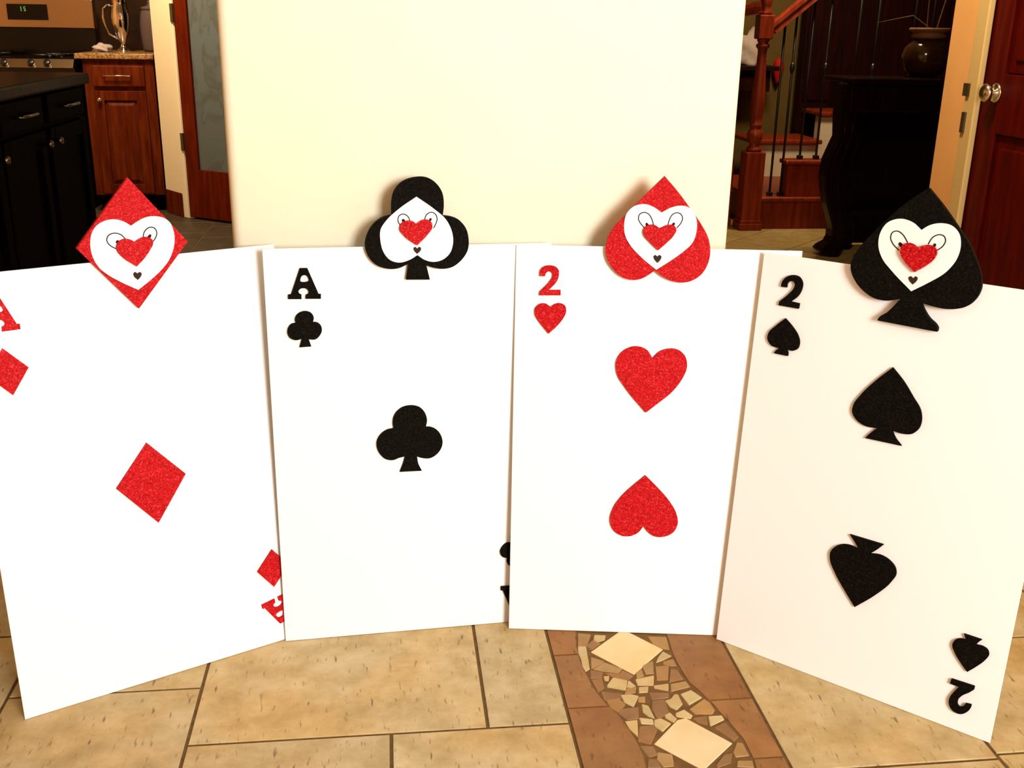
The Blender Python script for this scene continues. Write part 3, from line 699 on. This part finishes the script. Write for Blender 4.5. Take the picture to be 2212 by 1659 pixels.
# ---- right-hand door with casing and knob (door lies in the plane X = 1.9)
tr = struct(MB().box((1.878, 3.300, 0), (1.899, 3.366, 2.14)).box((1.878, 2.44, 0), (1.899, 2.51, 2.14)).box((1.878, 2.51, 2.08), (1.899, 3.300, 2.14)).obj('trim_1', M['casing'], bevel=0.004))
sp_ = B((1.871, 3.340, 0.935), (1.8775, 3.372, 0.975)).obj('strike_plate', M['hinge'], tr); sp_['label'] = 'dark metal strike plate'
B((1.871, 3.338, 0.82), (1.8775, 3.358, 0.885)).obj('strike_plate', M['hinge'], tr)
d2 = thing('door_2', None, None, (1.905, 2.51, 0)); struct(d2)
def bxl(x0, y0, z0, x1, y1, z1): return B((x0, y0, z0), (x1, y1, z1))
DW = 0.822
for y0, y1 in ((0.004, 0.125), (DW-0.125, DW)):
    bxl(0, y0, 0.01, 0.035, y1, 2.07).obj('stile', M['door'], d2, bevel=0.003)
for z0, z1 in ((0.01, 0.24), (0.83, 1.01), (1.93, 2.07)):
    bxl(0, 0.126, z0, 0.035, DW-0.126, z1).obj('rail', M['door'], d2, bevel=0.003)
for z0, z1 in ((0.24, 0.83), (1.01, 1.93)):
    MB().box((0.012, 0.126, z0), (0.025, DW-0.126, z1)).box((0.004, 0.165, z0+.04), (0.03, DW-0.165, z1-.04)).obj('panel', M['door'], d2, bevel=0.006)
kn = MB()
prof = [(0.030, 0), (0.031, 0.004), (0.026, 0.009), (0.012, 0.011), (0.011, 0.015), (0.018, 0.019), (0.026, 0.026), (0.0285, 0.034), (0.026, 0.042), (0.017, 0.048), (0.004, 0.050)]
kn.lathe(prof, 0, 0, 24)
ko = kn.obj('door_knob', M['brushed'], d2, (0, 0.72, 0.953)); ko.rotation_euler = (0, -math.pi/2, 0); ko['label'] = 'polished metal knob'

# ---- pantry corner: stub wall, casing, frosted door
def slab(name, a, b, th, z0, z1, m, parent=None, bevel=0.0):
    """upright slab between floor points a and b, thickness th going away from the viewer (to the left of a->b)"""
    a = Vector(a); b = Vector(b); t = (b-a).normalized(); n = Vector((-t.y, t.x))
    if n.y < 0: n = -n
    pts = [a, b, b + n*th, a + n*th]
    return MB().prism([(q.x, q.y) for q in pts], z0, z1).obj(name, m, parent, bevel=bevel)
PA, PB, PC = (-1.345, 6.68), (-1.217, 6.495), (-1.184, 6.45)
struct(slab('wall_pantry', PA, PB, 0.10, 0.0, 2.6, M['jamb']))
struct(slab('baseboard_pantry', (-1.3505, 6.6765), (-1.2195, 6.487), 0.004, 0.0, 0.145, M['cherry'], bevel=0.002))
cs = struct(slab('trim_2', PB, PC, 0.11, 0, 2.2, M['jamb'], bevel=0.006))
dirv = Vector((0.276, -0.197)).normalized()
ang = math.atan2(dirv.y, dirv.x)
d1 = thing('door_1', None, None, (PC[0]+.004, PC[1]+.012, 0), (0, 0, ang)); struct(d1)
PW = 0.72
B((0, 0, 0.012), (0.103, 0.04, 2.1)).obj('stile', M['pantry'], d1, bevel=0.003)
B((PW-0.103, 0, 0.012), (PW, 0.04, 2.1)).obj('stile', M['pantry'], d1, bevel=0.003)
B((0.104, 0, 0.012), (PW-0.104, 0.04, 0.295)).obj('rail', M['pantry'], d1, bevel=0.003)
B((0.104, 0, 1.97), (PW-0.104, 0.04, 2.1)).obj('rail', M['pantry'], d1, bevel=0.003)
gp = B((0.104, 0.016, 0.295), (PW-0.104, 0.024, 1.97)).obj('pane', M['frosted'], d1); gp['label'] = 'frosted grey glass pane'
for z0 in (0.40, 1.11, 1.85):
    h_ = MB().box((-0.006, -0.016, z0), (0.014, -0.0005, z0+0.10)).obj('hinge', M['hinge'], d1); h_['label'] = 'dark metal hinge'
struct(slab('wall_pantry_side', (-0.59, 6.03), (0.19, 5.75), 0.1, 0, 2.6, M['wall']))

# ================================================================== KITCHEN
def panel_door(parent, x0, x1, z0, z1, y, m, name='door', inset=0.055):
    """raised-panel cabinet door in a plane facing -Y"""
    mb = MB()
    w = inset
    mb.box((x0, y-.02, z0), (x0+w, y, z1)).box((x1-w, y-.02, z0), (x1, y, z1))
    mb.box((x0+w, y-.02, z0), (x1-w, y, z0+w)).box((x0+w, y-.02, z1-w), (x1-w, y, z1))
    mb.box((x0+w, y-.006, z0+w), (x1-w, y, z1-w))
    o = mb.obj(name, m, parent, bevel=0.002)
    a = 0.03
    MB().add([(x0+w+.008, y-.007, z0+w+.008), (x1-w-.008, y-.007, z0+w+.008), (x1-w-.008, y-.007, z1-w-.008), (x0+w+.008, y-.007, z1-w-.008),
              (x0+w+a, y-.017, z0+w+a), (x1-w-a, y-.017, z0+w+a), (x1-w-a, y-.017, z1-w-a), (x0+w+a, y-.017, z1-w-a)],
             [(4, 5, 6, 7), (0, 1, 5, 4), (1, 2, 6, 5), (2, 3, 7, 6), (3, 0, 4, 7), (3, 2, 1, 0)]).obj('raised_panel', m, o)
    return o
def knob(parent, x, y, z, m, r=0.014):
    o = MB().lathe([(r*.5, 0), (r*.4, .012), (r*.9, .016), (r, .022), (r*.7, .029), (r*.1, .031)], 0, 0, 14).obj('knob', m, parent, (x, y, z))
    o.rotation_euler = (math.pi/2, 0, 0)
    return o
def pull(parent, x0, x1, y, z, m):
    MB().tube([(x0, y, z), (x0, y-.024, z), (x1, y-.024, z), (x1, y, z)], 0.0045, 8).obj('handle', m, parent)

# base cabinet
CX0, CX1, CY = -1.768, -1.362, 6.72
cab = thing('base_cabinet', 'red-brown cherry base cabinet with one drawer and a raised-panel door', 'cabinet', ((CX0+CX1)/2, 7.0, 0))
cab.location = (0, 0, 0)
MB().box((CX0, CY, 0.10), (CX1, 7.40, 0.895)).obj('body', M['cherry'], cab, bevel=0.002)
B((CX0+.01, CY+.07, 0.0), (CX1, 7.38, 0.0995)).obj('toe_kick', M['espresso'], cab)
dr = B((-1.715, CY-.021, 0.742), (-1.418, CY-.0005, 0.862)).obj('drawer', M['cherry'], cab, bevel=0.005)
pull(dr, -1.646, -1.494, CY-.021, 0.805, M['brushed'])
dd = panel_door(cab, -1.715, -1.418, 0.112, 0.718, CY-.0005, M['cherry'])
knob(dd, -1.682, CY-.0205, 0.668, M['brushed'])
ct = tag(B((-1.805, 6.695, 0.897), (-1.355, 7.47, 0.930)).obj('countertop', M['granite'], bevel=0.006), 'speckled tan granite countertop over the cherry base cabinet', 'countertop')

# range
st = thing('kitchen_range', 'stainless steel and black kitchen range beside the cherry cabinet', 'stove', (0, 0, 0))
SX0, SX1, SY = -2.575, -1.815, 6.70
B((SX0, SY+.02, 0.02), (SX1, 7.36, 0.845)).obj('body', M['blackmetal'], st)
B((SX0+.01, SY-.01, 0.22), (SX1-.01, SY+.0195, 0.80)).obj('oven_door', M['blackglass'], st, bevel=0.004)
MB().tube([(SX0+.07, SY-.05, .77), (SX1-.07, SY-.05, .77)], .011, 10).box((SX0+.07, SY-.05, .76), (SX0+.085, SY-.0105, .78)).box((SX1-.085, SY-.05, .76), (SX1-.07, SY-.0105, .78)).obj('oven_handle', M['steel'], st)
MB().add([(SX0, SY-.012, .846), (SX1, SY-.012, .846), (SX1, SY+.03, .893), (SX0, SY+.03, .893), (SX0, SY+.06, .846), (SX1, SY+.06, .846), (SX1, SY+.06, .893), (SX0, SY+.06, .893)],
         [(0, 1, 2, 3), (3, 2, 6, 7), (4, 7, 6, 5), (0, 4, 5, 1), (0, 3, 7, 4), (1, 5, 6, 2)]).obj('control_panel', M['steel'], st)
for xk in (-2.05, -1.96, -2.43, -2.34, -2.2):
    o = MB().lathe([(.021, 0), (.020, .018), (.015, .022)], 0, 0, 14).obj('knob', M['blackmetal'], st, (xk, SY+.008, .868)); o.rotation_euler = (math.radians(48), 0, 0)
B((SX0, SY+.0605, .846), (SX1, 7.279, .900)).obj('cooktop', M['blackglass'], st, bevel=0.004)
for bx_, by_ in ((-2.39, 6.90), (-2.0, 6.90), (-2.39, 7.14), (-2.0, 7.14)):
    g_ = MB()
    for k in range(4):
        a = k*math.pi/4
        g_.tube([(bx_-.09*math.cos(a), by_-.09*math.sin(a), .911), (bx_+.09*math.cos(a), by_+.09*math.sin(a), .911)], .006, 6)
    g_.lathe([(.035, .9005), (.035, .908), (.02, .912)], bx_, by_, 12)
    g_.obj('burner_grate', M['blackmetal'], st)
bg = MB().box((SX0, 7.28, .845), (SX1, 7.36, 1.058)).obj('backguard_base', M['blackglass'], st)
sg = MB().box((SX0, 7.28, 1.0585), (SX1, 7.36, 1.235)).obj('backguard', M['steel'], st, bevel=0.006)
dp = B((-2.33, 7.272, 1.107), (-2.09, 7.2795, 1.200)).obj('clock_display', M['blackglass'], sg)
# digits of the clock: 1 5
def seg_digits():
    mb = MB(); h = .028; w = .011
    def s(x0, z0, x1, z1): mb.box((x0, 7.270, z0), (x1, 7.2718, z1))
    x, z = -2.246, 1.158
    s(x, z, x+.004, z+h)
    x = -2.228
    s(x, z+h-.004, x+w, z+h); s(x, z+h/2, x+.004, z+h); s(x, z+h/2-.002, x+w, z+h/2+.002); s(x+w-.004, z, x+w, z+h/2); s(x, z, x+w, z+.004)
    return mb
sd = seg_digits().obj('clock_digits', M['digits'], sg); sd['label'] = 'small green glowing digits'

# things on the counter
pit = thing('chrome_pitcher', 'tall shiny chrome pitcher standing on the granite countertop', 'pitcher', (-1.60, 7.06, 0.9305))
MB().lathe([(.046, 0), (.048, .006), (.036, .014), (.018, .030), (.016, .045), (.026, .070), (.044, .115), (.054, .165), (.056, .205), (.050, .245), (.042, .275), (.042, .295), (.050, .315), (.054, .325), (.050, .325)], 0, 0, 28).obj('body', M['chrome'], pit)
MB().tube([(-.046, 0, .265), (-.075, 0, .275), (-.098, 0, .25), (-.105, 0, .20), (-.098, 0, .15), (-.078, 0, .105), (-.046, 0, .085), (-.026, 0, .075)], .0065, 10).obj('handle', M['chrome'], pit)
def crumple(name, cx, cy, z, rx, ry, rz, m, seed, parent=None):
    bm = bmesh.new(); bmesh.ops.create_icosphere(bm, subdivisions=3, radius=1)
    rnd = random.Random(seed); ph = [rnd.random()*6 for _ in range(6)]
    for v_ in bm.verts:
        q = v_.co
        k = 1 + .16*math.sin(q.x*5+ph[0]) * math.sin(q.y*6+ph[1]) + .14*math.sin(q.z*7+q.x*4+ph[2]) + .07*math.sin(q.y*13+ph[3])
        v_.co = Vector((q.x*k*rx, q.y*k*ry, max(q.z*k, -.62)*rz))
    lo = min(v_.co.z for v_ in bm.verts)
    for v_ in bm.verts: v_.co.z -= lo
    for f in bm.faces: f.smooth = True
    me = bpy.data.meshes.new(name); bm.to_mesh(me); bm.free(); me.materials.append(m)
    o = bpy.data.objects.new(name, me); C.objects.link(o); o.location = (cx, cy, z)
    return o
tag(crumple('kitchen_towel', -1.708, 6.98, 0.9305, .055, .06, .030, M['cloth'], 3), 'crumpled white towel lying on the countertop left of the pitcher', 'towel')
cn = thing('canister', 'tall rounded grey canister half hidden behind the pantry corner', 'canister', (-1.43, 7.10, 0.9305))
MB().lathe([(.052, 0), (.060, .02), (.068, .10), (.068, .16), (.060, .225), (.052, .245)], 0, 0, 24).obj('body', M['canister'], cn)
MB().lathe([(.054, .2455), (.055, .262), (.018, .272), (.012, .285), (.016, .297), (.006, .303)], 0, 0, 20).obj('lid', M['canister'], cn)

# island: long side faces +X, far end at Y = 4.36
isl = thing('kitchen_island', 'near-black kitchen island with drawers, doors and a dark granite top', 'kitchen island', (0, 0, 0))
IX = -1.165
B((-2.2, 2.9, 0.10), (IX, 4.34, 0.889)).obj('body', M['espresso'], isl, bevel=0.003)
B((-2.15, 2.95, 0.0), (IX-.06, 4.29, 0.0995)).obj('toe_kick', M['espresso'], isl)
B((-2.24, 2.86, 0.8895), (IX+.035, 4.375, 0.930)).obj('countertop', M['darkgranite'], isl, bevel=0.008)
def island_front(y0, y1, kind, z0, z1):
    """front on the +X face"""
    mb = MB()
    if kind == 'drawer':
        o = mb.box((IX+.0005, y0, z0), (IX+.021, y1, z1)).obj('drawer', M['espresso'], isl, bevel=0.005)
        yc = (y0+y1)/2
        MB().tube([(IX+.021, yc-.075, (z0+z1)/2), (IX+.045, yc-.075, (z0+z1)/2), (IX+.045, yc+.075, (z0+z1)/2), (IX+.021, yc+.075, (z0+z1)/2)], .005, 8).obj('handle', M['aged'], o)
    else:
        w = .055
        mb.box((IX+.0005, y0, z0), (IX+.021, y0+w, z1)).box((IX+.0005, y1-w, z0), (IX+.021, y1, z1))
        mb.box((IX+.0005, y0+w, z0), (IX+.021, y1-w, z0+w)).box((IX+.0005, y0+w, z1-w), (IX+.021, y1-w, z1))
        mb.box((IX+.0005, y0+w, z0+w), (IX+.008, y1-w, z1-w))
        o = mb.obj('door', M['espresso'], isl, bevel=0.003)
        return o
for y0, y1, kside in ((2.93, 3.36, 1), (3.38, 3.80, 1), (3.855, 4.31, -1)):
    island_front(y0, y1, 'drawer', .785, .880)
    o = island_front(y0, y1, 'door', .115, .768)
    ky = y1-.03 if kside > 0 else y0+.03
    k_ = MB().lathe([(.007, 0), (.006, .012), (.013, .016), (.014, .022), (.010, .029), (.001, .031)], 0, 0, 14).obj('knob', M['aged'], o, (IX+.0215, ky, .725)); k_.rotation_euler = (0, math.pi/2, 0)

# ================================================================== STAIRS AND HALL
sta = thing('staircase', 'red-brown wooden staircase with turned newel post and black iron balusters', 'staircase', (0, 0, 0))
def step(x0, x1, y0, y1, z0, z1, m):
    B((x0, y0, z0), (x1, y1, z1-.027)).obj('step', m, sta)
    B((x0-.022, y0-.022, z1-.0265), (x1, y1, z1)).obj('tread', M['stair'], sta, bevel=0.009, seg=3)
step(2.175, 4.0, 6.03, 7.0, 0.0, .190, M['stair'])
step(2.335, 2.62, 6.035, 6.13, .1905, .405, M['stair'])
step(2.665, 2.94, 6.035, 6.13, .1905, .61, M['stair'])
step(2.985, 3.26, 6.035, 6.13, .1905, .815, M['stair'])
# pale risers facing the room with wooden treads
o = B((2.44, 6.90, .1905), (2.86, 6.98, .405)).obj('riser', M['riser'], sta); o['label'] = 'pale painted riser'
B((2.40, 6.865, .4055), (2.88, 7.3, .435)).obj('tread', M['stair'], sta, bevel=0.009, seg=3)
o = B((2.90, 6.99, .1905), (3.30, 7.08, .58)).obj('riser', M['riser'], sta); o['label'] = 'pale painted riser'
B((2.885, 6.955, .5805), (3.32, 7.3, .61)).obj('tread', M['stair'], sta, bevel=0.009, seg=3)
MB().box((2.86, 7.31, 0), (5.0, 7.40, 2.5)).obj('wall_panel', M['darkwood'], sta)
for k in range(8):
    x0 = 2.88 + k*.26
    B((x0, 7.295, .66), (x0+.21, 7.3095, 2.4)).obj('raised_panel', M['darkwood'], sta, bevel=0.004)
# curb to the left of the newel
MB().box((1.90, 6.16, 0), (2.052, 6.62, .39)).obj('curb', M['stair'], sta, bevel=0.004)
for z0, z1 in ((0, .045), (.20, .215)):
    B((1.885, 6.145, z0), (2.055, 6.1595, z1)).obj('curb_moulding', M['stair'], sta, bevel=0.003)
# newel post
NX, NY = 2.120, 6.040
nw = MB().box((NX-.057, NY-.057, .06), (NX+.057, NY+.057, .452)).box((NX-.068, NY-.068, 0), (NX+.068, NY+.068, .040)).box((NX-.062, NY-.062, .040), (NX+.062, NY+.062, .0605)).obj('newel_base', M['stair'], sta, bevel=0.004)
nt = MB().lathe([(.040, .4525), (.046, .462), (.040, .475), (.027, .49), (.030, .50), (.044, .528), (.046, .55), (.040, .572), (.028, .588), (.036, .597), (.036, .608), (.030, .616), (.033, .64), (.039, .70), (.040, .74), (.037, .80), (.031, .88), (.027, .95), (.025, 1.0), (.027, 1.02), (.038, 1.032), (.038, 1.044), (.027, 1.052), (.034, 1.066), (.036, 1.0735)], NX, NY, 28).obj('newel_turning', M['stair'], sta)
MB().box((NX-.043, NY-.043, 1.074), (NX+.043, NY+.043, 1.203)).obj('newel_block', M['stair'], sta, bevel=0.006)
MB().lathe([(.036, 1.2035), (.038, 1.215), (.026, 1.228), (.030, 1.25), (.034, 1.28), (.024, 1.33), (.040, 1.36), (.045, 1.40), (.030, 1.44), (.004, 1.45)], NX, NY, 24).obj('newel_finial', M['stair'], sta)
# handrails
SL = 0.82
def rail(p0, p1, name='handrail'):
    a = Vector(p0); b = Vector(p1); d = (b-a).normalized(); s_ = d.cross(Vector((0, 0, 1))).normalized(); u2 = s_.cross(d).normalized()
    sec = [(-.028, -.030), (.028, -.030), (.022, -.012), (.032, .006), (.028, .024), (.012, .034), (-.012, .034), (-.028, .024), (-.032, .006), (-.022, -.012)]
    vs = [a + s_*x + u2*y for x, y in sec] + [b + s_*x + u2*y for x, y in sec]
    n_ = len(sec)
    fs = [(i, (i+1) % n_, n_+(i+1) % n_, n_+i) for i in range(n_)] + [tuple(range(n_)), tuple(n_+i for i in reversed(range(n_)))]
    return MB().add(vs, fs).obj(name, M['stair'], sta)
rail((NX+.044, NY, 1.128), (NX+1.3, NY, 1.128+1.256*SL))
rail((NX-.02, NY+.0, 1.243), (1.62, NY+.42, 1.13), 'handrail')
def baluster(x, y, z0, z1, knots=()):
    mb = MB().tube([(x, y, z0), (x, y, z1)], .0075, 8)
    for kz in knots:
        mb.lathe([(.008, kz-.03), (.013, kz-.012), (.014, kz), (.013, kz+.012), (.008, kz+.03)], x, y, 10)
    o = mb.obj('baluster', M['blackmetal'], sta)
    MB().box((x-.016, y-.016, z0), (x+.016, y+.016, z0+.022)).obj('baluster_shoe', M['blackmetal'], o, bevel=0.004)
def rz(x): return 1.128 + (x-NX-.044)*SL - .042
for i, (x, zb) in enumerate([(2.253, .1905), (2.318, .1905), (2.417, .4055), (2.516, .4055), (2.69, .6105), (2.80, .6105), (3.02, .8155), (3.13, .8155)]):
    baluster(x, 6.075, zb, rz(x), (.92, ) if i % 2 else ())
for x, y, z1_ in ((2.03, 6.30, 1.19), (1.95, 6.36, 1.17)):
    baluster(x, y, .3905, z1_, (.88, .96))

# dark wall shelf with a pale bundle, and a red hanging, seen past the newel
sh = thing('wall_shelf', 'dark wall shelf on the hall wall behind the newel post', 'shelf', (0, 0, 0))
MB().box((2.22, 7.20, .858), (2.66, 7.478, .888)).obj('board', M['darkwood'], sh, bevel=.004)
MB().box((2.26, 7.25, .72), (2.62, 7.478, .857)).obj('drawer_box', M['darkwood'], sh, bevel=.004)
tag(crumple('cloth_bundle', 2.49, 7.32, .8885, .105, .07, .135, M['cloth'], 8), 'crumpled pale grey cloth bundle on the dark wall shelf', 'cloth')
rh = MB().lathe([(.002, -.10), (.018, -.07), (.034, -.02), (.040, .02), (.036, .05), (.022, .075), (.004, .085)], 0, 0, 20).obj('red_hanging', M['redfabric'], None, (2.735, 7.43, .855))
rh.scale = (1, .9, 1)
tag(rh, 'small red teardrop-shaped wall hanging right of the newel post', 'wall hanging')

# console table with carved S-curved legs
tb = thing('console_table', 'very dark carved console table with S-curved legs in the hall', 'table', (0, 0, 0))
MB().box((2.30, 5.20, .878), (3.25, 5.56, .905)).obj('tabletop', M['carved'], tb, bevel=.009, seg=3)
MB().box((2.32, 5.235, .74), (3.15, 5.26, .8775)).box((2.32, 5.26, .74), (2.345, 5.52, .8775)).box((3.125, 5.26, .74), (3.15, 5.52, .8775)).obj('apron', M['carved'], tb, bevel=.004)
B((2.40, 5.535, .012), (3.22, 5.552, .8775)).obj('back_panel', M['carved'], tb, bevel=.003)
leg_l = [(2.285, .877), (2.278, .80), (2.272, .731), (2.275, .613), (2.252, .55), (2.234, .495), (2.230, .42), (2.237, .354), (2.252, .29), (2.271, .236), (2.290, .18), (2.299, .142), (2.297, .10), (2.285, .055), (2.258, .02), (2.247, 0.0005)]
def leg(mirror, y):
    ctr = [(x+.045+(.14 if y > 5.4 else 0), z) for x, z in leg_l]
    if mirror: ctr = [(5.50-x, z) for x, z in ctr]
    wd_ = [.10, .10, .10, .085, .085, .09, .095, .09, .085, .08, .075, .075, .075, .085, .11, .12]
    o = MB().ribbonbar(ctr, wd_, [.09]*13+[.10, .12, .12]).obj('leg', M['carved'], tb, (0, y, 0), bevel=.012, seg=3)
    sgn = -1 if mirror else 1
    for off in (-.012, .028):
        p = [(x + sgn*off, -.046, z) for x, z in ctr[2:14]]
        MB().tube(p, .004, 6).obj('carved_rib', M['carved'], o)
for mirror in (0, 1):
    for y in (5.285, 5.47):
        leg(mirror, y)
MB().box((2.46, 5.34, .20), (3.04, 5.53, .225)).obj('lower_shelf', M['carved'], tb, bevel=.004)

# pot with dry twigs
pot = thing('clay_pot', 'glossy brown round pot with tan double rim on the dark console table', 'pot', (2.785, 5.43, .9055))
MB().lathe([(.050, 0), (.068, .008), (.100, .035), (.119, .075), (.122, .105), (.113, .140), (.092, .165), (.074, .178), (.070, .188)], 0, 0, 32).obj('body', M['glaze'], pot)
MB().lathe([(.071, .1885), (.082, .192), (.088, .205), (.078, .212), (.080, .220), (.098, .226), (.102, .237), (.094, .242), (.070, .242), (.064, .20)], 0, 0, 32).obj('rim', M['rim'], pot)
tw = thing('dry_twigs', 'thin dry twigs standing in the brown round pot', 'twigs', (2.785, 5.43, .9055))
for pth in ([(-.01, 0, .10), (-.018, .0, .25), (-.022, .005, .40), (-.02, .0, .60)], [(.02, .01, .10), (.0, .0, .24), (-.11, -.02, .30), (-.24, -.03, .275), (-.30, -.03, .262)], [(.0, -.02, .10), (.04, -.01, .28), (.09, .0, .50), (.12, .0, .66)]):
    MB().tube(pth, [.0035, .003, .0025, .0015, .001][:len(pth)], 6).obj('twig', M['twig'], tw)

# ================================================================== THE FOUR CARDS
CARDS = [
    # bottom-left x, y, yaw, lean, label
    (-0.6324, 1.5945, 0.4686, 0.0620, 'red', 'giant ace of diamonds board with a face on its red diamond'),
    (-0.2143, 1.7988, 0.0706, 0.0274, 'black', 'giant ace of clubs board with a face on its black club'),
    (0.2195, 1.8055, -0.1500, 0.0561, 'red', 'giant two of hearts board with a face on its upside-down red heart'),
    (0.6200, 1.7312, -0.7625, 0.0709, 'black', 'giant two of spades board with a face on its black spade'),
]
SUIT = ['diamond', 'club', 'heart', 'spade']
for ci, (x, y, yaw, lean, colr, label) in enumerate(CARDS):
    S = CARD_OUTLINES[ci]
    suit = SUIT[ci]
    root = thing('playing_card', label, 'playing card', (x, y, 0.0005), (-lean, 0, yaw), 'giant playing cards on the floor')
    B((0, 0, 0), (.508, .0030, .762)).obj('board', M['board'], root, bevel=.0006, seg=1)
    colour = M[colr]
    def piece(key, name, parent, m, d0, d1, hole=None, bevel=0.0):
        return cutout(smooth_outline(S[key]), d0, d1, smooth_outline(S[hole]) if hole else None).obj(name, m, parent, bevel=bevel, seg=1)
    for key, nm in (('pip', 'centre_' + suit), ('pip2', 'centre_' + suit), ('small', 'corner_' + suit), ('small2', 'corner_' + suit), ('digit', 'corner_number'), ('digit2', 'corner_number')):
        if key in S:
            o = piece(key, nm, root, colour, 0.0001, .004)
            if key == 'pip2': o['label'] = 'upside-down %s %s' % (colr, suit)
            if key == 'digit': o['label'] = '%s number 2' % colr
            if key == 'digit2': o['label'] = 'upside-down %s number 2' % colr
    for key, hole in (('A', 'Ahole'), ('A2', 'A2hole')):
        if key in S:
            o = piece(key, 'corner_letter', root, colour, 0.0001, .004, hole)
            o['label'] = '%s%s letter A' % ('upside-down ' if key == 'A2' else '', colr)
    head = piece('head', 'head', root, colour, 0.0001, .010)
    head['label'] = 'large %s %s head' % (colr, suit)
    f_ = piece('face', 'face', head, M['paper'], .0101, .0115); f_['label'] = 'white heart-shaped face'
    n_ = piece('nose', 'nose', head, M['red'], .0116, .0165); n_['label'] = 'red heart nose'
    m_ = piece('mouth', 'mouth', head, M['mouth'], .0116, .0122); m_['label'] = 'tiny dark heart mouth'
    for key in ('eyeL', 'eyeR'):
        stroke(smooth_outline(S[key], False), .0017, .0116, .0119).obj('eye', M['ink'], head)
    for key in ('pupL', 'pupR'):
        piece(key, 'pupil', head, M['ink'], .0116, .0122)
